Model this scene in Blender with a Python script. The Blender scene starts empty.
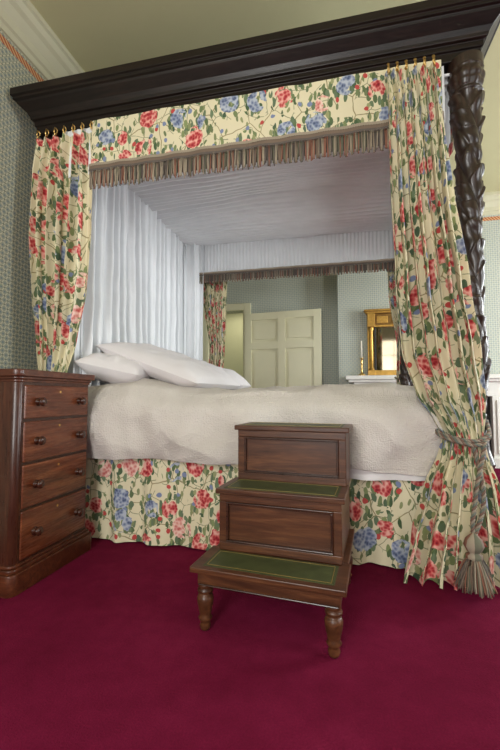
import bpy, math, random
from mathutils import Vector, Matrix, noise
random.seed(7)
pi=math.pi
sc=bpy.context.scene
try:
    sc.view_settings.view_transform='Standard'
    sc.view_settings.look='None'
except Exception: pass

def nz(x,y,z=0): return noise.noise(Vector((x,y,z)))
def lerp(a,b,t): return a+(b-a)*t
def s2l(r,g,b):
    f=lambda c:(c/255/12.92) if c/255<=.04045 else ((c/255+.055)/1.055)**2.4
    return (f(r),f(g),f(b),1)

# ---------------------------------------------------------------- materials
class NT:
    def __init__(s,name,rough=.6,spec=.5):
        s.m=bpy.data.materials.new(name); s.m.use_nodes=True
        s.t=s.m.node_tree; s.b=s.t.nodes['Principled BSDF']
        s.b.inputs['Roughness'].default_value=rough
        s.b.inputs['Specular IOR Level'].default_value=spec
    def put(s,sock,v):
        if isinstance(v,bpy.types.NodeSocket): s.t.links.new(v,sock)
        elif v is not None: sock.default_value=v
    def math(s,op,a,b=None,c=None,clamp=False):
        nd=s.t.nodes.new('ShaderNodeMath'); nd.operation=op; nd.use_clamp=clamp
        s.put(nd.inputs[0],a)
        if b is not None: s.put(nd.inputs[1],b)
        if c is not None: s.put(nd.inputs[2],c)
        return nd.outputs[0]
    def vmath(s,op,a,b=None):
        nd=s.t.nodes.new('ShaderNodeVectorMath'); nd.operation=op
        s.put(nd.inputs[0],a)
        if b is not None: s.put(nd.inputs[1],b)
        return nd.outputs[0]
    def mix(s,f,a,b):
        nd=s.t.nodes.new('ShaderNodeMix'); nd.data_type='RGBA'
        s.put(nd.inputs[0],f); s.put(nd.inputs[6],a); s.put(nd.inputs[7],b)
        return nd.outputs[2]
    def coord(s,kind='Object',scale=(1,1,1),rot=(0,0,0),loc=(0,0,0)):
        tc=s.t.nodes.new('ShaderNodeTexCoord'); mp=s.t.nodes.new('ShaderNodeMapping')
        s.t.links.new(tc.outputs[kind],mp.inputs[0])
        mp.inputs['Scale'].default_value=scale; mp.inputs['Rotation'].default_value=rot; mp.inputs['Location'].default_value=loc
        return mp.outputs[0]
    def noise(s,co,scale,detail=4,rough=.5,dist=0):
        nd=s.t.nodes.new('ShaderNodeTexNoise'); s.put(nd.inputs['Vector'],co)
        nd.inputs['Scale'].default_value=scale; nd.inputs['Detail'].default_value=detail
        nd.inputs['Roughness'].default_value=rough; nd.inputs['Distortion'].default_value=dist
        return nd.outputs[0],nd.outputs[1]
    def vor(s,co,scale,feature='F1',rnd=1,dim='2D'):
        nd=s.t.nodes.new('ShaderNodeTexVoronoi'); nd.voronoi_dimensions=dim; nd.feature=feature
        s.put(nd.inputs['Vector'],co); nd.inputs['Scale'].default_value=scale
        nd.inputs['Randomness'].default_value=rnd
        return nd
    def ramp(s,f,stops,interp='LINEAR'):
        nd=s.t.nodes.new('ShaderNodeValToRGB'); nd.color_ramp.interpolation=interp
        e=nd.color_ramp.elements
        while len(e)<len(stops): e.new(.5)
        for i,(p,c) in enumerate(stops): e[i].position=p; e[i].color=c
        s.put(nd.inputs[0],f); return nd.outputs[0]
    def lt(s,a,b): return s.math('LESS_THAN',a,b)
    def gt(s,a,b): return s.math('GREATER_THAN',a,b)
    def col(s,v): s.put(s.b.inputs['Base Color'],v)
    def bump(s,h,strength=.3,dist=.01):
        nd=s.t.nodes.new('ShaderNodeBump'); nd.inputs['Strength'].default_value=strength
        nd.inputs['Distance'].default_value=dist; s.put(nd.inputs['Height'],h)
        s.t.links.new(nd.outputs[0],s.b.inputs['Normal'])
    def sep(s,co):
        nd=s.t.nodes.new('ShaderNodeSeparateXYZ'); s.put(nd.inputs[0],co); return nd.outputs

def simple(name,c,rough=.6,spec=.5,metal=0,var=.1,vs=6,bump=0):
    m=NT(name,rough,spec); co=m.coord()
    f,_=m.noise(co,vs,4)
    d=tuple(x*(1-var) for x in c[:3])+(1,); l=tuple(min(1,x*(1+var)) for x in c[:3])+(1,)
    m.col(m.mix(f,d,l)); m.b.inputs['Metallic'].default_value=metal
    if bump: m.bump(m.noise(co,vs*20,3)[0],bump,.005)
    return m.m

def wood(name,c0,c1,c2,rough=.3,axis='X',scale=1.0,spec=.5):
    m=NT(name,rough,spec)
    sc_={'X':(1.2,14,14),'Z':(14,14,1.2),'Y':(14,1.2,14)}[axis]
    co=m.coord(scale=tuple(a*scale for a in sc_))
    f,_=m.noise(co,1.6,6,.6,1.2)
    g,_=m.noise(m.coord(scale=tuple(a*scale*5 for a in sc_)),2.0,3,.6,.3)
    h=m.math('ADD',m.math('MULTIPLY',f,.75),m.math('MULTIPLY',g,.25))
    m.col(m.ramp(h,[(.3,c0),(.5,c1),(.68,c2)]))
    m.put(m.b.inputs['Roughness'],m.math('ADD',m.math('MULTIPLY',g,.2),rough-.1))
    m.bump(g,.08,.002)
    return m.m

M={}
M['dark']=wood('dark_mahogany',(.004,.002,.0015,1),(.008,.0045,.0035,1),(.018,.009,.006,1),.38,'X',spec=.32)
M['darkz']=wood('carved_mahogany',(.009,.0045,.003,1),(.024,.013,.009,1),(.055,.030,.020,1),.32,'Z',spec=.5)
M['mah']=wood('mahogany_horizontal',(.034,.0085,.004,1),(.082,.022,.009,1),(.155,.048,.019,1),.31,'X')
M['mahy']=wood('mahogany_flame',(.044,.011,.0045,1),(.122,.032,.012,1),(.23,.072,.026,1),.27,'Y',.7)
M['mahz']=wood('mahogany_vertical',(.022,.0065,.0038,1),(.050,.015,.0075,1),(.095,.031,.014,1),.30,'Z',.8)
M['step']=wood('step_mahogany',(.030,.0098,.0045,1),(.074,.0255,.010,1),(.15,.057,.022,1),.37,'X',spec=.4)
M['stepd']=wood('step_moulding',(.014,.005,.003,1),(.034,.011,.005,1),(.07,.024,.010,1),.3,'X')
M['knob']=simple('knob_wood',(.045,.014,.007,1),.25)
M['brass']=simple('brass',(.75,.50,.18,1),.28,metal=1)
M['gilt']=simple('gilt',(.50,.29,.07,1),.38,metal=.85,var=.4,vs=30)
M['giltd']=simple('gilt_recess',(.22,.12,.03,1),.45,metal=.7,var=.4,vs=40)
M['paint']=simple('cream_gloss_paint',s2l(200,196,168),.4,var=.04)
M['door']=simple('door_paint',s2l(224,220,188),.4,var=.04)
M['marble']=simple('white_marble',s2l(222,221,214),.3,var=.05,vs=4)
M['ceil']=simple('ceiling_paint',s2l(194,189,148),.8,var=.03)
M['olive']=simple('hall_paint',s2l(176,174,134),.7,var=.05)
M['black']=simple('hearth_iron',(.01,.01,.01,1),.5)
M['candle']=simple('candle_wax',s2l(238,232,215),.5,var=.02)
M['glasswhite']=simple('window_paint',s2l(230,230,224),.4,var=.02)
M['sheet']=simple('cotton_sheet',s2l(222,219,217),.85,var=.04,bump=.15)
M['pillow']=simple('pillow_cotton',s2l(220,216,217),.85,var=.04,bump=.1)

# carpet
m=NT('crimson_carpet',1,.05); co=m.coord()
a,_=m.noise(co,1.6,5,.6); b,_=m.noise(co,150,3,.7); c,_=m.noise(co,14,4,.6)
h=m.math('ADD',m.math('ADD',m.math('MULTIPLY',a,.5),m.math('MULTIPLY',b,.3)),m.math('MULTIPLY',c,.2))
m.col(m.ramp(h,[(.34,(.100,.0048,.021,1)),(.5,(.150,.0080,.034,1)),(.66,(.215,.015,.054,1))]))
m.bump(b,.8,.006); M['carpet']=m.m

# wallpaper
def wallpaper(name,ax,base,lat,dot,border=True):
    m=NT(name,.8,.2); co=m.coord(); s=m.sep(co)
    u=s[0] if ax=='X' else s[1]; v=s[2]
    p=.062
    A=m.math('FRACT',m.math('DIVIDE',m.math('ADD',u,v),p)); B=m.math('FRACT',m.math('DIVIDE',m.math('SUBTRACT',u,v),p))
    da=m.math('ABSOLUTE',m.math('SUBTRACT',A,.5)); db=m.math('ABSOLUTE',m.math('SUBTRACT',B,.5))
    line=m.math('MAXIMUM',m.gt(da,.41),m.gt(db,.41))
    r=m.math('SQRT',m.math('ADD',m.math('POWER',da,2),m.math('POWER',db,2)))
    dt=m.lt(r,.17)
    knot=m.math('MULTIPLY',m.gt(da,.36),m.gt(db,.36))
    c=m.mix(line,base,lat); c=m.mix(dt,c,dot); c=m.mix(knot,c,(dot[0]*.9,dot[1]*.8,dot[2]*.6,1))
    if border:
        inb=m.math('MULTIPLY',m.gt(v,3.60),m.lt(v,3.655))
        wv=m.gt(m.math('SINE',m.math('MULTIPLY',m.math('ADD',u,v),150)),0)
        bc=m.mix(wv,s2l(176,84,60),s2l(206,170,120))
        c=m.mix(inb,c,bc)
    m.col(c); return m.m
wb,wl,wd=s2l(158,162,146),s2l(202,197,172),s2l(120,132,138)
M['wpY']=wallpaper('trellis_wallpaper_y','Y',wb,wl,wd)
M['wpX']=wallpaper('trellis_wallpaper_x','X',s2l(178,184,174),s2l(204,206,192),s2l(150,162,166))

# floral chintz (UV in metres)
m=NT('floral_chintz',.65,.3)
uv=m.coord('UV')
nf,nc=m.noise(uv,7,2,.5)
off=m.vmath('SCALE',m.vmath('SUBTRACT',nc,(.5,.5,.5))); off.node.inputs['Scale'].default_value=.06
cd=m.vmath('ADD',uv,off)
nf2,nc2=m.noise(uv,36,2,.5)
off2=m.vmath('SCALE',m.vmath('SUBTRACT',nc2,(.5,.5,.5))); off2.node.inputs['Scale'].default_value=.026
cd2=m.vmath('ADD',cd,off2)
ground=s2l(218,209,177)
FS=4.6
v1=m.vor(cd2,FS,rnd=.75)
d1=v1.outputs['Distance']; r1=m.sep(v1.outputs['Color'])
d1s=m.vor(cd,FS,rnd=.75).outputs['Distance']
ve=m.vor(cd,4.2,'DISTANCE_TO_EDGE',.9).outputs['Distance']
ve2=m.vor(m.vmath('ADD',cd,(3.3,1.7,0)),9,'DISTANCE_TO_EDGE',1).outputs['Distance']
c=ground
c=m.mix(m.math('MULTIPLY',m.lt(ve,.014),.8),c,s2l(128,116,72))
c=m.mix(m.math('MULTIPLY',m.math('MULTIPLY',m.lt(ve2,.022),m.lt(d1s,.58)),.75),c,s2l(104,116,80))
def leaves(rot,scl,th,near,thin,c,colA,colB,loc):
    lc=m.t.nodes.new('ShaderNodeMapping'); m.put(lc.inputs[0],cd); lc.inputs['Rotation'].default_value=(0,0,rot)
    lc.inputs['Scale'].default_value=(1,.5,1); lc.inputs['Location'].default_value=loc
    v=m.vor(lc.outputs[0],scl,rnd=1); rr=m.sep(v.outputs['Color'])
    mask=m.math('MULTIPLY',m.lt(v.outputs['Distance'],th),m.lt(d1s,near))
    mask=m.math('MULTIPLY',mask,m.gt(rr[1],thin))
    return m.mix(mask,c,m.mix(rr[0],colA,colB))
c=leaves(.7,25,.35,.53,.30,c,s2l(66,90,60),s2l(134,146,98),(0,0,0))
c=leaves(-.8,23,.33,.48,.30,c,s2l(60,84,64),s2l(114,132,100),(5,3,0))
c=leaves(2.2,28,.29,.8,.74,c,s2l(94,110,76),s2l(152,156,110),(9,1,0))
vb=m.vor(cd,15,rnd=1); rb=m.sep(vb.outputs['Color'])
bm=m.math('MULTIPLY',m.lt(vb.outputs['Distance'],.24),m.gt(rb[0],.80))
c=m.mix(bm,c,m.mix(m.gt(rb[1],.5),s2l(122,134,166),s2l(186,72,68)))
vp=m.vor(cd,42,rnd=1).outputs['Distance']
vq=m.vor(cd2,12,rnd=1); dq=vq.outputs['Distance']
sh=m.math('ADD',m.math('MULTIPLY',vp,.75),m.math('MULTIPLY',dq,.75))
red=m.ramp(sh,[(.12,s2l(118,26,36)),(.34,s2l(170,46,54)),(.54,s2l(200,96,92)),(.82,s2l(230,174,160))])
blu=m.ramp(sh,[(.15,s2l(66,78,108)),(.42,s2l(112,124,154)),(.8,s2l(178,186,198))])
pnk=m.ramp(sh,[(.15,s2l(184,84,82)),(.42,s2l(210,138,128)),(.85,s2l(234,206,190))])
fc=m.mix(m.gt(r1[0],.60),red,blu); fc=m.mix(m.gt(r1[0],.88),fc,pnk)
rad=m.math('ADD',.24,m.math('MULTIPLY',r1[1],.12))
fm=m.math('MULTIPLY',m.lt(d1,rad),m.lt(dq,.58))
c=m.mix(fm,c,fc)
m.col(c)
w,_=m.noise(uv,7,3); m.bump(w,.25,.02); M['floral']=m.m

# white lining
m=NT('white_lining',.8,.2); co=m.coord('UV'); a,_=m.noise(co,5,4)
m.col(m.mix(a,s2l(218,221,223),s2l(236,238,240))); m.bump(m.noise(co,20,3)[0],.2,.01); M['white']=m.m
# coverlet
m=NT('matelasse_coverlet',.9,.15); co=m.coord('UV')
w1=m.vor(co,85,'F1',.6).outputs['Distance']; a,_=m.noise(co,4,5)
m.col(m.mix(a,s2l(188,181,174),s2l(216,210,203)))
m.bump(m.math('ADD',m.math('MULTIPLY',w1,.5),m.math('MULTIPLY',m.noise(co,7,5,.6)[0],2.0)),.6,.014); M['quilt']=m.m
# fringe
m=NT('tassel_fringe',.85,.15); s=m.sep(m.coord('UV'))
cols=[s2l(120,104,90),s2l(142,128,112),s2l(98,90,84),s2l(140,98,82),s2l(158,146,128),s2l(104,104,88),s2l(128,112,100)]
m.col(m.ramp(s[0],[(i/7,cc) for i,cc in enumerate(cols)],'CONSTANT')); M['fringe']=m.m
m=NT('silk_cord',.7,.3); s=m.sep(m.coord('UV'))
m.col(m.ramp(s[0],[(0,s2l(146,134,118)),(.33,s2l(116,92,80)),(.66,s2l(104,110,100))],'CONSTANT')); M['cord']=m.m
# leather
m=NT('green_leather',.5,.35); co=m.coord(); a,_=m.noise(co,18,5)
m.col(m.mix(a,(.024,.032,.010,1),(.080,.092,.032,1))); m.bump(m.noise(co,220,2)[0],.2,.001); M['leather']=m.m
M['gold']=simple('gold_tooling',(.30,.21,.06,1),.4,metal=.5)
m=NT('mirror_glass',.05,.5); m.b.inputs['Metallic'].default_value=1; m.col(m.mix(m.noise(m.coord(),3)[0],(.24,.19,.12,1),(.46,.39,.28,1))); M['mirror']=m.m

# ---------------------------------------------------------------- builder
class B:
    def __init__(s): s.v=[];s.f=[];s.m=[];s.sm=[];s.uv=[];s.mats=[]
    def mi(s,k):
        if k not in s.mats: s.mats.append(k)
        return s.mats.index(k)
    def addv(s,p,uv=(0,0)): s.v.append(tuple(p)); s.uv.append(uv); return len(s.v)-1
    def face(s,idx,k,sm=False): s.f.append(tuple(idx)); s.m.append(s.mi(k)); s.sm.append(sm)
    def box(s,x0,x1,y0,y1,z0,z1,k,T=None):
        pts=[(x0,y0,z0),(x1,y0,z0),(x1,y1,z0),(x0,y1,z0),(x0,y0,z1),(x1,y0,z1),(x1,y1,z1),(x0,y1,z1)]
        if T: pts=[T@Vector(p) for p in pts]
        i=[s.addv(p) for p in pts]
        for q in [(0,3,2,1),(4,5,6,7),(0,1,5,4),(1,2,6,5),(2,3,7,6),(3,0,4,7)]: s.face([i[a] for a in q],k)
    def grid(s,fn,nu,nv,k,closeu=False,sm=True):
        ids=[]
        for j in range(nv+1):
            row=[]
            for i in range(nu+(0 if closeu else 1)):
                p,uv=fn(i/nu,j/nv); row.append(s.addv(p,uv))
            ids.append(row)
        for j in range(nv):
            for i in range(nu):
                i2=(i+1)%len(ids[0])
                s.face((ids[j][i],ids[j][i2],ids[j+1][i2],ids[j+1][i]),k,sm)
        return ids
    def lathe(s,c,prof,k,seg=20,axis='Z',cap=True):
        ids=[]
        for r,z in prof:
            row=[]
            for i in range(seg):
                a=2*pi*i/seg
                if axis=='Z': p=(c[0]+r*math.cos(a),c[1]+r*math.sin(a),c[2]+z)
                elif axis=='X': p=(c[0]+z,c[1]+r*math.cos(a),c[2]+r*math.sin(a))
                else: p=(c[0]+r*math.cos(a),c[1]+z,c[2]+r*math.sin(a))
                row.append(s.addv(p,(i/seg,z)))
            ids.append(row)
        for j in range(len(prof)-1):
            for i in range(seg):
                i2=(i+1)%seg; s.face((ids[j][i],ids[j][i2],ids[j+1][i2],ids[j+1][i]),k,True)
        if cap: s.face(ids[0][::-1],k); s.face(ids[-1],k)
    def tube(s,pts,rad,k,seg=6,uvx=0,closed=False):
        pts=[Vector(p) for p in pts]; n=len(pts); ids=[]
        up=Vector((0.13,.31,.94))
        for j,p in enumerate(pts):
            if closed: t=pts[(j+1)%n]-pts[j-1]
            else: t=pts[min(j+1,n-1)]-pts[max(j-1,0)]
            if t.length<1e-9: t=Vector((0,0,1))
            t.normalize(); 
            if abs(t.dot(up))>.97: a=t.cross(Vector((1,0,0)))
            else: a=t.cross(up)
            a.normalize(); b=t.cross(a)
            r=rad(j/(n-1)) if callable(rad) else rad
            ids.append([s.addv(p+a*math.cos(2*pi*i/seg)*r+b*math.sin(2*pi*i/seg)*r,(uvx,j)) for i in range(seg)])
        for j in range(n if closed else n-1):
            j2=(j+1)%n
            for i in range(seg): s.face((ids[j][i],ids[j][(i+1)%seg],ids[j2][(i+1)%seg],ids[j2][i]),k,True)
        if not closed: s.face(ids[0][::-1],k); s.face(ids[-1],k)
    def sweep(s,prof,x0,x1,y0,y1,k,sign=1):
        ids=[]
        for o,z in prof:
            o*=sign
            ids.append([s.addv(p) for p in [(x0-o,y0-o,z),(x1+o,y0-o,z),(x1+o,y1+o,z),(x0-o,y1+o,z)]])
        n=len(prof)
        for j in range(n):
            for i in range(4):
                i2=(i+1)%4; j2=(j+1)%n
                s.face((ids[j][i],ids[j][i2],ids[j2][i2],ids[j2][i]),k)
    def build(s,name,parent=None,bevel=0,solid=0,recalc=True,T=None):
        me=bpy.data.meshes.new(name); me.from_pydata(s.v,[],s.f)
        for k in s.mats: me.materials.append(M[k])
        me.polygons.foreach_set('material_index',s.m); me.polygons.foreach_set('use_smooth',s.sm)
        ul=me.uv_layers.new(name='UVMap')
        vi=[0]*len(me.loops); me.loops.foreach_get('vertex_index',vi)
        flat=[]
        for a in vi: flat+=list(s.uv[a])
        ul.data.foreach_set('uv',flat); me.update()
        if recalc:
            import bmesh
            bm=bmesh.new(); bm.from_mesh(me); bmesh.ops.recalc_face_normals(bm,faces=bm.faces); bm.to_mesh(me); bm.free()
        o=bpy.data.objects.new(name,me); sc.collection.objects.link(o)
        if parent: o.parent=parent
        if T: o.matrix_world=T
        if solid:
            md=o.modifiers.new('Solidify','SOLIDIFY'); md.thickness=solid; md.offset=0
        if bevel:
            md=o.modifiers.new('Bevel','BEVEL'); md.width=bevel; md.segments=2; md.limit_method='ANGLE'; md.angle_limit=math.radians(40)
            md.harden_normals=False
        return o
def empty(name):
    o=bpy.data.objects.new(name,None); o.empty_display_size=.2; sc.collection.objects.link(o); return o

def path_fn(pts):
    pts=[Vector(p) for p in pts]; L=[0]
    for a,b in zip(pts,pts[1:]): L.append(L[-1]+(b-a).length)
    def f(d):
        d=max(0,min(L[-1],d))
        for i in range(len(pts)-1):
            if d<=L[i+1]+1e-9:
                t=(d-L[i])/max(1e-9,L[i+1]-L[i]); p=pts[i].lerp(pts[i+1],t); tg=(pts[i+1]-pts[i]).normalized()
                return p,Vector((tg.y,-tg.x))
        return pts[-1],Vector((0,0))
    return f,L[-1]
def drape(b,pts,z0,z1,k,wl,amp,seed=0,full=1.6,dens=14,nv=24,hem=0,flare=0):
    f,L=path_fn(pts); n=int(L/wl*dens)
    def fn(u,v):
        d=u*L; p,nn=f(d); z=lerp(z0,z1,v)
        ph=2*pi*d/wl+2.2*nz(d*1.7,seed,z*.3)*2
        a=amp*(1+.7*nz(d*3,seed+5,0))*(.75+.25*(1-v)+flare*(1-v))
        w=math.sin(ph)+.3*math.sin(2.3*ph+1+v*2)
        o=a*w+.25*a*nz(d*6,z*5,seed)
        return (p.x+nn.x*o,p.y+nn.y*o,z+hem*(1-v)*nz(d*4,seed,3)),(d*full,z)
    b.grid(fn,n,nv,k)

def interp(levels,z):
    if z>=levels[0][0]: return levels[0][1:]
    for a,b in zip(levels,levels[1:]):
        if z>=b[0]:
            t=(a[0]-z)/(a[0]-b[0]); t=t*t*(3-2*t)*.5+t*.5
            return tuple(lerp(p,q,t) for p,q in zip(a[1:],b[1:]))
    return levels[-1][1:]
def gathered(b,levels,k,pleats,seed,width=1.5,nu=260,nv=110,side=1):
    ztop,zbot=levels[0][0],levels[-1][0]
    def fn(u,v):
        z=lerp(ztop,zbot,v); xl,xr,y,amp,bulge=interp(levels,z)
        uu=u+.018*nz(u*7,seed,z*.9)
        ph=2*pi*pleats*uu+.9*nz(u*5,z*1.1,seed+3)*2
        w=math.sin(ph); w=w*.8+.28*math.sin(2*ph+1.3+z)
        am=amp*(1+.6*nz(u*6,seed+9,z*.6))
        c=2*u-1
        yy=y-bulge*math.sqrt(max(0,1-c*c))-am*w
        sw=min(1,v*8)
        x=lerp(xl,xr,uu)+ .35*am*math.cos(ph)*sw
        return (x,yy+.006*nz(u*9,z*4,seed),z),(u*width+seed*.37,z)
    b.grid(fn,nu,nv,k)

def fringe(b,pts,z0,z1,seed,sp=.0085):
    f,L=path_fn(pts); rnd=random.Random(seed)
    def off(d): return .004*math.sin(d*31)+.006*nz(d*3,seed)
    zb=z1-(z1-z0)*.28
    def band(lo,hi,o2,ux):
        def fn(u,v):
            d=u*L; p,nn=f(d); o=off(d)+o2+.003*math.sin(d*420+v*3)
            return (p.x+nn.x*o,p.y+nn.y*o,lerp(lo,hi,v)),(ux,0)
        b.grid(fn,int(L/.006),3,'fringe')
    band(zb,z1,.008,.05); band(z1-.018,z1,.012,.6); band(zb-.004,zb+.012,.012,.3)
    band(lerp(z0,z1,.2),zb,-.004,.35)
    n=int(L/sp)
    for i in range(n):
        d=(i+.5)*L/n; p,nn=f(d); o=off(d)+.008
        g=math.floor(d/.034); gc=(g+.5)*.034
        pull=(gc-d)*.35
        tg=Vector((-nn.y,nn.x)); ln=(z1-z0)*(1+.06*rnd.uniform(-1,1)-.05*abs(gc-d)/.017)
        zz0=z1-ln; ux=(rnd.random()*.75+((g*3)%7)/7*.25)%1
        P=[]
        for j in range(5):
            t=j/4; q=p+nn*(o+.003*math.sin(t*9+i))+tg*(pull*t)
            P.append((q.x,q.y,lerp(zb,zz0,t)))
        b.tube(P,lambda s:.0032+.0022*s,'fringe',4,ux)

def rope(b,pts,R,r,k='cord',strands=3,pitch=.05,closed=False):
    P=[Vector(p) for p in pts]; out=[]
    for i in range(len(P)-1):
        p0=P[max(i-1,0)];p1=P[i];p2=P[i+1];p3=P[min(i+2,len(P)-1)]
        nn=max(4,int((p2-p1).length/.006))
        for j in range(nn):
            t=j/nn
            out.append(.5*((2*p1)+(-p0+p2)*t+(2*p0-5*p1+4*p2-p3)*t*t+(-p0+3*p1-3*p2+p3)*t**3))
    out.append(P[-1])
    for sN in range(strands):
        Q=[];dist=0
        for j,p in enumerate(out):
            if j: dist+=(p-out[j-1]).length
            t=(out[min(j+1,len(out)-1)]-out[max(j-1,0)]).normalized()
            a=t.cross(Vector((.3,1,.1))).normalized(); c=t.cross(a)
            an=2*pi*dist/pitch+2*pi*sN/strands
            Q.append(p+a*math.cos(an)*R+c*math.sin(an)*R)
        b.tube(Q,r,k,6,sN/strands+.05)
def tassel(b,c,zt,zb,r):
    h=zt-zb; x,y=c
    b.lathe((x,y,0),[(.006,zt),(.018,zt-.01),(r*.5,zt-.03),(r*.62,zt-.06),(r*.45,zt-.085),(r*.3,zt-.095),(r*.5,zt-.105),(r*.5,zt-.12),(r*.35,zt-.13)],'fringe',18)
    rnd=random.Random(3)
    for i in range(190):
        a=rnd.random()*2*pi; q=math.sqrt(rnd.random()); 
        P=[]
        for j in range(6):
            t=j/5; rr=r*q*(.45+.8*t**.7)
            P.append((x+rr*math.cos(a)*(1+.1*math.sin(t*4+i)),y+rr*math.sin(a),lerp(zt-.12,zb+.02*rnd.random()*t,t)))
        b.tube(P,.0034,'fringe',4,rnd.random())

# ---------------------------------------------------------------- room
XL,XR,YN,YF,ZC=-2.36,4.6,-2.4,6.4,3.95
YB=6.14
b=B(); b.box(XL-.2,XR+.2,YN-.2,YF+.2,-.1,0,'carpet'); b.build('floor')
b=B(); b.box(XL-.2,XR+.2,YN-.2,YF+.2,ZC,ZC+.1,'ceil'); b.build('ceiling')
b=B(); b.box(XL-.2,XL,YN-.2,YF+.2,0,ZC,'wpY'); b.build('wall_left')
DX0,DX1,DZ=-2.2,-1.53,2.50
b=B(); b.box(XL,DX0,YF,YF+.2,0,ZC,'wpX'); b.box(DX0,DX1,YF,YF+.2,DZ,ZC,'wpX'); b.box(DX1,XR,YF,YF+.2,0,ZC,'wpX'); b.build('wall_far')
b=B(); b.box(.06,3.3,YB,YF,0,ZC,'wpX'); b.build('wall_chimney_breast')
W=[(-1.6,-.2),(1.2,2.6)]; WZ=(.7,3.1)
b=B(); xs=[XL]+[q for w in W for q in w]+[XR]
for i in range(0,len(xs),2): b.box(xs[i],xs[i+1],YN-.2,YN,0,ZC,'wpX')
for w in W: b.box(w[0],w[1],YN-.2,YN,0,WZ[0],'wpX'); b.box(w[0],w[1],YN-.2,YN,WZ[1],ZC,'wpX')
b.build('wall_near')
V=[(.2,1.6),(3.6,5.0)]
b=B(); ys=[YN-.2]+[q for w in V for q in w]+[YF+.2]
for i in range(0,len(ys),2): b.box(XR,XR+.2,ys[i],ys[i+1],0,ZC,'wpY')
for w in V: b.box(XR,XR+.2,w[0],w[1],0,WZ[0],'wpY'); b.box(XR,XR+.2,w[0],w[1],WZ[1],ZC,'wpY')
b.build('wall_right')
def window(name,a0,a1,axis,pos):
    b=B()
    def bx(u0,u1,z0,z1,t0=-.03,t1=.03):
        if axis=='X': b.box(u0,u1,pos+t0,pos+t1,z0,z1,'glasswhite')
        else: b.box(pos+t0,pos+t1,u0,u1,z0,z1,'glasswhite')
    z0,z1=WZ; zm=(z0+z1)/2
    bx(a0,a0+.06,z0,z1);bx(a1-.06,a1,z0,z1);bx(a0,a1,z0,z0+.08);bx(a0,a1,z1-.06,z1);bx(a0,a1,zm-.03,zm+.03,-.04,.04)
    for t in (1/3,2/3): bx(lerp(a0,a1,t)-.012,lerp(a0,a1,t)+.012,z0,z1,-.015,.015)
    for t in (.25,.75): bx(a0,a1,lerp(z0,z1,t)-.012,lerp(z0,z1,t)+.012,-.015,.015)
    b.build(name,bevel=.004)
window('window_1',*W[0],'X',YN-.1); window('window_2',*W[1],'X',YN-.1)
window('window_3',*V[0],'Y',XR+.1); window('window_4',*V[1],'Y',XR+.1)
cp=[(0,3.68),(.02,3.68),(.03,3.72),(.05,3.73),(.06,3.78),(.10,3.84),(.13,3.86),(.15,3.90),(.17,3.91),(.17,3.95),(0,3.95)]
b=B(); b.sweep(cp,XL,XR,YN,YF,'paint',-1); b.build('trim_crown')
b=B(); b.sweep(cp,.06,3.3,YB,6.9,'paint',1)
for i,v in enumerate(b.v): b.v[i]=(v[0],min(v[1],6.39),v[2])
b.build('trim_crown_chimney')
b=B(); b.box(XL,XL+.03,YN,YF,0,.2,'paint'); b.build('baseboard_left',bevel=.006)
b=B(); b.box(DX1+.13,.06,YF-.03,YF,0,.2,'paint'); b.box(3.3,XR-.03,YF-.03,YF,0,.2,'paint'); b.build('baseboard_far',bevel=.006)
b=B(); b.box(XR-.03,XR,YN,YF,0,.2,'paint'); b.build('baseboard_right',bevel=.006)
b=B(); b.box(XL+.03,XR-.03,YN,YN+.03,0,.2,'paint'); b.build('baseboard_near',bevel=.006)
b=B()
b.box(DX1,DX1+.12,YF-.04,YF,0,DZ+.12,'door'); b.box(DX0-.12,DX0,YF-.04,YF,0,DZ+.12,'door'); b.box(DX0,DX1,YF-.04,YF,DZ,DZ+.12,'door')
b.box(DX1-.02,DX1,YF-.03,YF+.2,0,DZ,'door'); b.box(DX0,DX0+.02,YF-.03,YF+.2,0,DZ,'door')
b.build('trim_door_casing',bevel=.006)
b=B(); b.box(-3.2,-.6,YF+1.6,YF+1.7,0,ZC,'olive'); b.box(-3.2,-3.1,YF+.2,YF+1.6,0,ZC,'olive'); b.box(-.7,-.6,YF+.2,YF+1.6,0,ZC,'olive')
b.box(-3.2,-.6,YF+.2,YF+1.7,2.95,3.05,'olive'); b.build('wall_hallway')
b=B(); b.box(-3.2,-.6,YF+.2,YF+1.7,-.1,0,'olive'); b.build('floor_hallway')
# door leaf
b=B(); w,h=1.30,2.40; t=.045
st=.12
def dbox(x0,x1,z0,z1,y0=0,y1=t,k='door'): b.box(x0,x1,y0,y1,z0,z1,k)
dbox(0,st,0,h);dbox(w-st,w,0,h);dbox(w/2-st/2,w/2+st/2,0,h)
rails=[(0,.22),(.86,1.02),(1.78,1.90),(h-.12,h)]
for z0,z1 in rails: dbox(st,w/2-st/2,z0,z1); dbox(w/2+st/2,w-st,z0,z1)
for (za,zb_) in [(.22,.86),(1.02,1.78),(1.90,h-.12)]:
    for xa,xb in [(st,w/2-st/2),(w/2+st/2,w-st)]:
        dbox(xa,xb,za,zb_,.030,.034)
        m_=.05; dbox(xa+m_,xb-m_,za+m_,zb_-m_,.012,.038)
b.lathe((w-.06,-.0,1.0),[(.012,0),(.012,-.03),(.028,-.035),(.03,-.05),(.02,-.062)],'brass',16,'Y')
ang=math.radians(-6)
b.build('door_1',bevel=.005,T=Matrix.Translation((DX1+.03,YF-.12,.01))@Matrix.Rotation(ang,4,'Z'))

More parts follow.
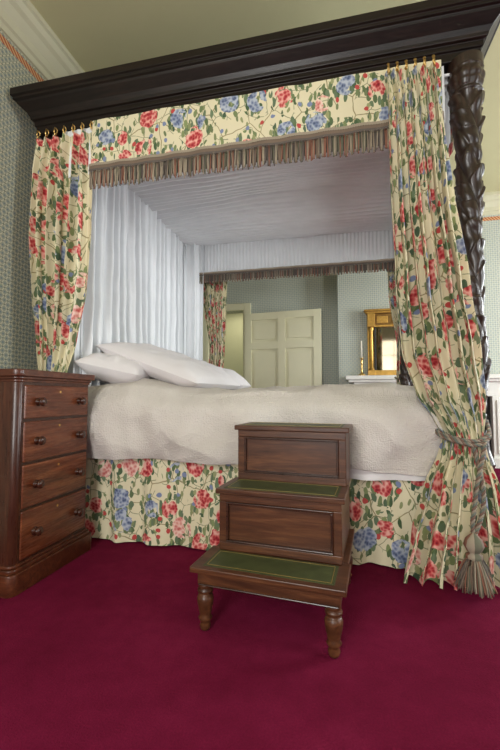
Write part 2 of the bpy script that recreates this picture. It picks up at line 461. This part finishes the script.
# ---------------------------------------------------------------- fireplace, mirror, candlestick
fp=empty('fireplace')
b=B()
b.box(.16,2.56,5.88,6.12,1.25,1.31,'marble'); b.box(.20,2.52,5.92,6.12,1.21,1.25,'marble')
b.box(.28,2.44,5.98,6.12,1.0,1.21,'marble'); b.box(.28,.56,5.98,6.12,0,1.0,'marble'); b.box(2.16,2.44,5.98,6.12,0,1.0,'marble')
b.box(.26,.58,5.95,6.1,0,.14,'marble'); b.box(2.14,2.46,5.95,6.1,0,.14,'marble')
b.box(.33,.51,5.965,6.0,.2,.95,'marble'); b.box(2.21,2.39,5.965,6.0,.2,.95,'marble'); b.box(.7,2.02,5.965,6.0,1.05,1.16,'marble')
b.build('mantelpiece',fp,bevel=.006)
b=B(); b.box(.56,2.16,6.06,6.115,0,1.0,'black'); b.box(.9,1.82,6.0,6.06,.1,.35,'black')
for i in range(9): b.box(.95+i*.1,.965+i*.1,5.99,6.0,.1,.33,'black')
b.build('grate',fp)
mr=empty('overmantel_mirror'); b=B(); x0,x1,z0,z1,y=.50,1.62,1.315,2.33,6.12
b.box(x0+.08,x1-.08,y-.03,y-.02,z0+.08,z1-.26,'mirror')
b.build('glass',mr)
b=B()
b.box(x0,x1,y-.02,y,z0,z1,'gilt'); b.box(x0,x1,y-.07,y-.02,z0,z0+.08,'gilt'); b.box(x0+.02,x1-.02,y-.035,y-.02,z1-.26,z1-.06,'giltd')
b.box(x0+.02,x1-.02,y-.06,y-.02,z1-.27,z1-.24,'gilt'); b.box(x0-.03,x1+.03,y-.09,y,z1-.06,z1-.03,'gilt'); b.box(x0-.05,x1+.05,y-.11,y,z1-.03,z1,'gilt')
for i in range(4):
    xx=lerp(x0+.22,x1-.22,i/3); b.box(xx-.08,xx+.08,y-.05,y-.03,z1-.21,z1-.10,'gilt')
b.box(x0+.10,x0+.125,y-.045,y-.02,z0+.08,z1-.27,'black'); b.box(x1-.125,x1-.10,y-.045,y-.02,z0+.08,z1-.27,'black')
for xx in (x0+.05,x1-.05):
    b.lathe((xx,y-.05,z0+.08),[(.04,0),(.045,.02),(.03,.04),(.032,.3),(.03,.6),(.045,.63),(.04,.67)],'gilt',16)
    b.box(xx-.055,xx+.055,y-.1,y-.02,z0,z0+.08,'gilt'); b.box(xx-.055,xx+.055,y-.1,y-.02,z1-.27,z1-.06,'gilt')
for i in range(12): 
    xx=lerp(x0+.12,x1-.12,i/11); b.lathe((xx,y-.07,z1-.045),[(.001,-.012),(.012,-.006),(.014,0),(.012,.006),(.001,.012)],'gilt',10,cap=False)
b.build('frame',mr,bevel=.004)
cs=empty('candlestick'); b=B()
b.lathe((.40,5.98,1.31),[(.055,0),(.055,.012),(.03,.03),(.014,.05),(.02,.08),(.012,.1),(.012,.18),(.022,.2),(.014,.22),(.016,.25),(.026,.26),(.026,.27)],'brass',20); b.build('stick',cs)
b=B(); b.lathe((.40,5.98,1.58),[(.012,0),(.011,.26),(.003,.265)],'candle',12); b.build('candle',cs)

# ---------------------------------------------------------------- four-poster bed
bed=empty('four_poster_bed')
BX0,BX1,BY0,BY1=-2.19,.86,2.36,4.62
prof=[(-.12,2.985),(0,2.985),(0,3.04),(.012,3.045),(.012,3.08),(.03,3.085),(.035,3.105),(.05,3.13),(.075,3.155),(.095,3.175),(.10,3.19),(.115,3.195),(.115,3.215),(.128,3.22),(.128,3.275),(-.12,3.275)]
b=B()
b.sweep(prof,BX0,BX1,BY0,BY1,'dark',1)
for i,v in enumerate(b.v):
    if v[0]<XL+.01: b.v[i]=(XL+.01,v[1],v[2])
b.box(BX0+.05,BX1-.05,BY0+.05,BY1-.05,3.2,3.22,'dark')
b.build('cornice',bed,bevel=.004)
def post(name,cx,cy,carved=True):
    b=B()
    R=[(0,.055),(.10,.075),(.16,.06),(.55,.06),(.62,.085),(.70,.06),(.85,.045),(1.0,.064),(1.2,.074),(1.4,.064),(1.6,.062),(2.0,.068),(2.5,.078),(2.75,.086),(2.79,.090),(2.81,.070),(2.84,.090),(2.92,.090),(2.94,.095),(2.99,.095)]
    def rr(z):
        for p,q in zip(R,R[1:]):
            if z<=q[0]: return lerp(p[1],q[1],(z-p[0])/(q[0]-p[0]))
        return R[-1][1]
    def fn(u,v):
        z=v*2.99; th=2*pi*u; r=rr(z)
        if .9<z<2.78:
            s=(1.0*th+6.5*z)/pi; k=s-math.floor(s)
            lobe=math.sin(pi*k)**.6
            q=(z*7-th*.8/pi+.5*abs(k-.5)*2); f=q-math.floor(q)
            scal=f**1.5
            rib=math.exp(-((k-.5)/.06)**2)
            veins=math.sin(60*(z+.10*abs(k-.5))-th)
            r*=.70+.20*lobe+.24*scal*lobe-.08*rib+.05*veins*lobe
        elif z>=2.81 and z<2.93:
            r*=1+.08*abs(math.sin(4*th))+.05*math.sin(90*z)
        return (cx+r*math.cos(th),cy+r*math.sin(th),z),(u,z)
    b.grid(fn,84,620,'darkz',closeu=True)
    b.build(name,bed)
post('post_1',.785,2.40); post('post_2',.78,4.50); post('post_3',-2.12,2.50); post('post_4',-2.12,4.50)
b=B(); b.box(-2.17,-2.11,2.55,4.45,.3,1.45,'dark'); b.box(-2.19,-2.10,2.55,4.45,1.45,1.52,'dark')
b.box(-2.1,.78,2.44,2.49,.32,.52,'dark'); b.box(-2.1,.78,4.45,4.5,.32,.52,'dark'); b.box(.74,.79,2.5,4.45,.32,.7,'dark')
b.build('frame_rails',bed,bevel=.006)
b=B(); b.box(-2.08,.70,2.52,4.42,.50,.94,'sheet'); b.build('mattress',bed,bevel=.06)
b=B()
drape(b,[(-1.70,2.345),(.64,2.345)],2.65,3.0,'floral',.42,.006,2,1.15,30,10)
b.build('valance_near',bed)
b=B(); drape(b,[(-2.1,4.64),(.87,4.64)],2.62,3.0,'floral',.42,.005,5,1.15,30,6)
drape(b,[(.80,2.5),(.80,4.55)],2.65,3.0,'floral',.42,.005,8,1.15,30,6)
b.build('valance_outer',bed)
b=B(); drape(b,[(-1.95,2.375),(.66,2.375)],2.62,2.98,'white',.05,.004,2,1.5,8,6)
drape(b,[(-1.95,4.56),(.72,4.56)],2.56,2.98,'white',.045,.004,12,1.5,8,8)
drape(b,[(.72,2.5),(.72,4.56)],2.58,2.98,'white',.045,.004,15,1.5,8,8)
b.build('valance_lining',bed)
b=B(); fringe(b,[(-1.70,2.33),(.64,2.33)],2.475,2.66,1); fringe(b,[(-1.9,4.53),(.70,4.53)],2.43,2.575,2,.012); b.build('fringe',bed)
b=B()
def fn(u,v):
    x=lerp(-2.0,.74,u); y=lerp(2.38,4.56,v)
    yy=y+.09*math.sin(pi*min(1,max(0,(x+1.9)/2.6)))*math.sin(pi*v)+.035*nz(x*1.4,y*1.5,2)
    ph=2*pi*yy/.070+1.3*nz(x*.9,y*2.6,1)*2+.5*nz(x*2.6,y*5,4)
    a=.012*(1+1.2*nz(x*1.6,y*4,7))
    sw=abs(math.sin(pi*(y-2.38)/2.18*2.0))
    z=2.945-.065*sw*(.55+.45*math.sin(pi*u)**.7)+a*(math.sin(ph)+.35*math.sin(2*ph+x*2))+.012*nz(x*2,y*2,5)
    return (x,y,z),(x,y*1.6)
b.grid(fn,110,520,'white'); b.build('tester_lining',bed)
b=B()
drape(b,[(-2.08,2.46),(-1.92,2.45),(-1.85,2.50),(-1.84,2.65),(-1.84,4.40),(-1.62,4.52)],1.0,2.95,'white',.125,.042,4,1.6,22,40)
b.build('head_drapery',bed)
b=B(); drape(b,[(-2.12,2.395),(.78,2.395),(.86,2.45),(.86,4.55)],.012,.60,'floral',.30,.016,21,1.1,34,16,flare=.5); b.build('bed_skirt',bed)

# coverlet
def ridge(x,y,z): return (1-abs(nz(x,y,z))*2.2)
def coverlet(x0,x1,k,hem,yo,seed,dz=0,top=1.055,nu=380,nv=320,back=4.47):
    b=B()
    def fn(u,v):
        x=lerp(x0,x1,u)
        side=.50; topw=back-2.36; tot=side*2+topw
        vv=v**1.35
        s=vv*tot
        hz=hem(x)
        if s<side:
            z=lerp(hz,top-.05,s/side)
            t=max(0,min(1,(z-.58)/(top-.05-.58)))
            f1=math.sin(x*7.0+2.5*nz(x*1.6,seed)+1.5*t)
            f2=math.sin(x*17+4*nz(x*2.2,seed+3)-2.6*t)
            fold=(.034*f1*abs(f1)+.011*f2)*(1.12-t)
            y=2.360-yo-fold-.034*math.sin(t*pi)
            if t>.75:
                q=(t-.75)/.25; y+=.065*q*q
            R=ridge(x*1.6+z*2.2,z*3.2-x*.8,seed+8); R2=ridge(x*4-z*3.5,z*5+x,seed+18)
            y-=.028*R*math.sin(pi*min(1,t*1.1))**.5+.008*R2
        elif s<side+topw:
            q=(s-side)/topw; y=lerp(2.425-yo*.5,back+.02,q); z=top-.05+.05*min(1,q*14)**.5*min(1,(1-q)*14)**.5
            z+=.020*nz(x*2.6,y*3,seed)+.012*nz(x*7,y*6,seed+2)+.010*ridge(x*3,y*4,seed)
            y-=.020*ridge(x*1.6+2.2,3.2-x*.8,seed+8)*max(0,1-q*10)
        else:
            t=(s-side-topw)/side; y=back+.03+.02*math.sin(t*pi); z=lerp(top-.05,hz,t)
        if z>.75: z+= (z-.75)/.30*(.066*math.exp(-((x+1.38)/.24)**2)+.012*math.sin(x*3.1+1)+.020*nz(x*3.0,seed,1)+.008*nz(x*9,seed,4))
        return (x,y,z-dz),(x,s)
    b.grid(fn,nu,nv,k)
    return b
cv=empty('bedspread')
coverlet(-1.80,.755,'quilt',lambda x:.580+.034*nz(x*1.3,2)+.014*nz(x*4.5,5)-.02*(x>.1)*min(1,(x-.1)*3),.032,3).build('coverlet',cv,solid=.006)
coverlet(-.25,.745,'sheet',lambda x:.545+.02*nz(x*2.2,9)+.15*max(0,-x),.006,3,dz=.025,nu=160,nv=200).build('under_sheet',cv)

def pillow(name,loc,rot,w,l,t,seed):
    b=B()
    for sgn in (1,-1):
        def fn(u,v):
            a=2*u-1; c=2*v-1
            e=max(0,(1-a**4)*(1-c**4))
            z=sgn*t*(e**.5)*(1-.25*(a*a+c*c)*.5)
            x=a*w*(1+.04*abs(c)**3)
            y=c*l*(1+.04*abs(a)**3)
            z+=sgn*.026*nz(a*2.2,c*2.2,seed)*e+.014*nz(a*5,c*5,seed+sgn)*e
            return (x,y,z),(a,c)
        b.grid(fn,48,48,'pillow')
    o=b.build(name,recalc=False)
    o.matrix_world=Matrix.Translation(loc)@Matrix.Rotation(rot[2],4,'Z')@Matrix.Rotation(rot[1],4,'Y')@Matrix.Rotation(rot[0],4,'X')
    return o
r=math.radians
pillow('pillow',(-1.30,2.92,1.24),(0,r(19),r(-8)),.45,.40,.115,1)
pillow('pillow',(-1.62,2.78,1.20),(0,r(12),r(4)),.24,.36,.12,5)
pillow('pillow',(-1.32,3.78,1.23),(0,r(16),r(3)),.42,.40,.115,9)

# ---------------------------------------------------------------- bed curtains
def rings(b,xs,y,z):
    for x in xs:
        pts=[(x+.004*math.sin(a*3),y+.013*math.cos(a),z+.026*math.sin(a)) for a in [2*pi*i/16 for i in range(16)]]
        b.tube(pts,.0042,'brass',6,closed=True)
        b.tube([(x+.004,y-.012,z+.01),(x+.004,y-.016,z-.035),(x+.004,y-.004,z-.045)],.003,'brass',6)
c1=empty('bed_curtain')
b=B()
LV=[(2.93,.31,.60,2.30,.024,.0),(2.75,.32,.610,2.29,.036,.01),(2.2,.325,.645,2.27,.048,.02),(1.6,.335,.715,2.27,.054,.03),(1.25,.36,.765,2.28,.052,.04),(1.0,.43,.785,2.29,.044,.06),(.86,.52,.785,2.30,.030,.07),(.78,.57,.78,2.31,.02,.075),(.70,.55,.79,2.30,.026,.075),(.5,.47,.84,2.28,.042,.06),(.25,.39,.88,2.26,.054,.05),(.012,.33,.90,2.25,.060,.04)]
gathered(b,LV,'floral',7,3,1.6)
b.build('drape',c1)
b=B(); rings(b,[.335+i*.050 for i in range(6)],2.30,2.965); b.build('rings',c1)
b=B()
rope(b,[(.84,2.42,.86),(.80,2.28,.80),(.72,2.215,.765),(.63,2.205,.775),(.56,2.25,.80),(.54,2.34,.83)],.006,.006)
rope(b,[(.84,2.42,.84),(.80,2.27,.785),(.72,2.205,.745),(.63,2.20,.760),(.56,2.25,.785),(.54,2.34,.82)],.006,.006)
rope(b,[(.76,2.22,.76),(.74,2.19,.70),(.70,2.15,.58),(.675,2.135,.45),(.66,2.12,.38),(.655,2.105,.31)],.006,.006)
rope(b,[(.70,2.21,.75),(.715,2.17,.62),(.72,2.14,.50),(.70,2.125,.40),(.66,2.105,.31)],.006,.006)
tassel(b,(.655,2.10),.33,.06,.075)
b.build('tieback_tassel',c1)
c2=empty('bed_curtain')
b=B()
LV=[(2.93,-2.19,-1.71,2.35,.024,0),(2.7,-2.21,-1.70,2.345,.040,.0),(2.2,-2.20,-1.70,2.345,.046,.01),(1.75,-2.17,-1.73,2.35,.042,.015),(1.4,-2.13,-1.80,2.36,.032,.02),(1.15,-2.10,-1.87,2.36,.02,.02),(1.0,-2.10,-1.85,2.36,.02,.02),(.5,-2.14,-1.80,2.36,.026,.01),(.012,-2.16,-1.78,2.355,.03,0)]
gathered(b,LV,'floral',6,8,1.4,nu=200,nv=90)
b.build('drape',c2)
b=B(); rings(b,[-2.15+i*.075 for i in range(7)],2.335,2.965); b.build('rings',c2)
b=B(); rope(b,[(-2.12,2.42,1.12),(-2.08,2.31,1.08),(-1.98,2.30,1.06),(-1.88,2.31,1.08),(-1.85,2.40,1.12)],.006,.006); b.build('tieback',c2)
for nm,xl,xr in (('a',-1.70,-1.34),('b',.60,.90)):
    c3=empty('bed_curtain'); b=B(); xm=lerp(xl,xr,.62 if nm=='a' else .7)
    LV=[(2.93,xl,xr,4.68,.02,0),(2.2,xl+.02,xr-.03,4.68,.03,0),(1.6,lerp(xl,xm,.5),lerp(xr,xm,.35),4.68,.03,.01),(1.2,xm-.12,xm+.06,4.68,.022,.02),(.012,xl,xr,4.68,.03,0)]
    gathered(b,LV,'floral',6,5+ord(nm)%7,1.2,nu=140,nv=60); b.build('drape',c3)
    b=B(); rope(b,[(xm-.12,4.72,1.22),(xm-.1,4.63,1.2),(xm+.04,4.63,1.2),(xm+.07,4.72,1.22)],.006,.006); b.build('tieback',c3)

# ---------------------------------------------------------------- chest of drawers (front faces +X)
ch=empty('chest_of_drawers')
x0,x1,y0,y1=-2.24,-1.60,1.655,2.255
def rrect(b,x0,x1,y0,y1,z0,z1,rad,k,o=0):
    pts=[]
    x1+=o;y0-=o;y1+=o
    pts.append((x0,y0))
    for i in range(7):
        a=-pi/2+pi/2*i/6; pts.append((x1-rad+rad*math.cos(a),y0+rad+rad*math.sin(a)))
    for i in range(7):
        a=pi/2*i/6; pts.append((x1-rad+rad*math.cos(a),y1-rad+rad*math.sin(a)))
    pts.append((x0,y1))
    lo=[b.addv((p[0],p[1],z0)) for p in pts]; hi=[b.addv((p[0],p[1],z1)) for p in pts]; n=len(pts)
    b.face(lo[::-1],k);b.face(hi,k)
    for i in range(n):
        j=(i+1)%n; b.face((lo[i],lo[j],hi[j],hi[i]),k,1<=i<n-2 and i not in(7,))
b=B()
rrect(b,x0,x1,y0,y1,.12,1.085,.035,'mahz')
rrect(b,x0,x1,y0,y1,0,.105,.04,'mah',.03); rrect(b,x0,x1,y0,y1,.105,.125,.04,'mah',.018); rrect(b,x0,x1,y0,y1,.125,.14,.04,'mah',.008)
rrect(b,x0,x1,y0,y1,1.075,1.09,.035,'mah',.006); rrect(b,x0,x1,y0,y1,1.09,1.105,.04,'mah',.014); rrect(b,x0,x1,y0,y1,1.105,1.142,.04,'mah',.03)
b.build('carcase',ch,bevel=.004)
dz=[(.155,.400),(.415,.638),(.653,.865),(.880,1.06)]
for i,(a,c) in enumerate(dz):
    b=B(); b.box(x1-.02,x1+.012,y0+.04,y1-.04,a,c,'mahy'); b.build('drawer_%d'%(i+1),ch,bevel=.006)
    b=B()
    for (ya,yb,za,zb_) in [(y0+.033,y1-.033,a-.006,a),(y0+.033,y1-.033,c,c+.006),(y0+.033,y0+.04,a,c),(y1-.04,y1-.033,a,c)]:
        b.box(x1-.01,x1+.005,ya,yb,za,zb_,'stepd')
    for yy in (y0+.13,y1-.13):
        b.lathe((x1+.012,yy,(a+c)/2),[(.022,0),(.022,.004),(.011,.008),(.011,.016),(.020,.022),(.025,.030),(.022,.038),(.010,.043),(.002,.044)],'knob',20,'X')
    b.lathe((x1+.012,(y0+y1)/2,c-.035),[(.007,0),(.007,.002)],'brass',12,'X')
    b.build('knobs_%d'%(i+1),ch)

# ---------------------------------------------------------------- bed steps
bs=empty('bed_steps')
b=B()
b.box(-.302,.298,.025,.69,.195,.252,'step'); b.box(-.297,.293,.018,.026,.195,.203,'stepd')
b.box(-.328,.322,0,.25,.252,.276,'step'); b.box(-.312,.312,.25,.70,.252,.276,'step')
b.box(-.283,.288,.23,.69,.276,.535,'step')
b.box(-.300,.303,.205,.48,.535,.56,'step')
b.box(-.272,.292,.455,.69,.535,.820,'step')
b.box(-.290,.310,.43,.71,.820,.845,'step')
b.build('carcase',bs,bevel=.005)
b=B()
def panel(y,x0,x1,z0,z1,fw):
    b.box(x0,x1,y-.014,y,z0,z0+fw,'step'); b.box(x0,x1,y-.014,y,z1-fw,z1,'step')
    b.box(x0,x0+fw,y-.014,y,z0+fw,z1-fw,'step'); b.box(x1-fw,x1,y-.014,y,z0+fw,z1-fw,'step')
    q=.011; a0,a1,c0,c1=x0+fw,x1-fw,z0+fw,z1-fw
    b.box(a0,a1,y-.020,y,c0,c0+q,'stepd');b.box(a0,a1,y-.020,y,c1-q,c1,'stepd');b.box(a0,a0+q,y-.020,y,c0+q,c1-q,'stepd');b.box(a1-q,a1,y-.020,y,c0+q,c1-q,'stepd')
panel(.23,-.283,.288,.276,.535,.036); panel(.455,-.272,.292,.56,.820,.036)
b.build('panels',bs,bevel=.003)
b=B()
def tread(x0,x1,y0,y1,z):
    b.box(x0,x1,y0,y1,z-.002,z+.0015,'leather')
    q=.012; w_=.003
    for (a,c,d,e) in [(x0+q,x1-q,y0+q,y0+q+w_),(x0+q,x1-q,y1-q-w_,y1-q),(x0+q,x0+q+w_,y0+q,y1-q),(x1-q-w_,x1-q,y0+q,y1-q)]:
        b.box(a,c,d,e,z+.001,z+.0025,'gold')
tread(-.278,.275,.03,.205,.276); tread(-.265,.27,.23,.435,.56); tread(-.255,.272,.455,.68,.845)
b.build('leather_treads',bs)
b=B()
lp=[(.014,0),(.020,.006),(.024,.02),(.020,.034),(.024,.042),(.030,.052),(.024,.062),(.026,.075),(.034,.11),(.036,.135),(.030,.15),(.022,.156),(.034,.163),(.034,.172),(.026,.178),(.030,.184),(.030,.2)]
for lx,ly in ((-.276,.052),(.268,.055),(-.27,.65),(.268,.65)): b.lathe((lx,ly,0),lp,'step',24)
b.build('legs',bs)
bs.matrix_world=Matrix.Translation((-.288,1.53,0))@Matrix.Rotation(math.radians(-6),4,'Z')
# ---------------------------------------------------------------- light
def area(name,loc,rot,sx,sy,power,col=(1,1,1)):
    l=bpy.data.lights.new(name,'AREA'); l.shape='RECTANGLE'; l.size=sx; l.size_y=sy; l.energy=power; l.color=col
    o=bpy.data.objects.new(name,l); o.location=loc; o.rotation_euler=rot; sc.collection.objects.link(o)
zc=(WZ[0]+WZ[1])/2; hh=WZ[1]-WZ[0]
for i,w in enumerate(W): area('daylight_window_%d'%(i+1),((w[0]+w[1])/2,YN-.25,zc),(r(90),0,0),1.4,hh,(190,40)[i],(1,.98,.95))
for i,w in enumerate(V): area('daylight_window_%d'%(i+3),(XR+.25,(w[0]+w[1])/2,zc),(r(90),0,r(90)),1.4,hh,(125,270)[i],(.94,.98,1))
area('hall_light',(-1.9,YF+.9,2.85),(0,0,0),.8,.8,16,(1,.95,.85))
wd=bpy.data.worlds.new('sky'); sc.world=wd; wd.use_nodes=True
wd.node_tree.nodes['Background'].inputs[0].default_value=(.75,.87,1,1); wd.node_tree.nodes['Background'].inputs[1].default_value=1.0

cam=bpy.data.cameras.new('camera'); co=bpy.data.objects.new('camera',cam); sc.collection.objects.link(co)
co.location=(0,0,1); co.rotation_euler=(r(93.2),0,r(12.6)); cam.lens=380/750*36; cam.sensor_width=36; cam.clip_start=.05
sc.camera=co
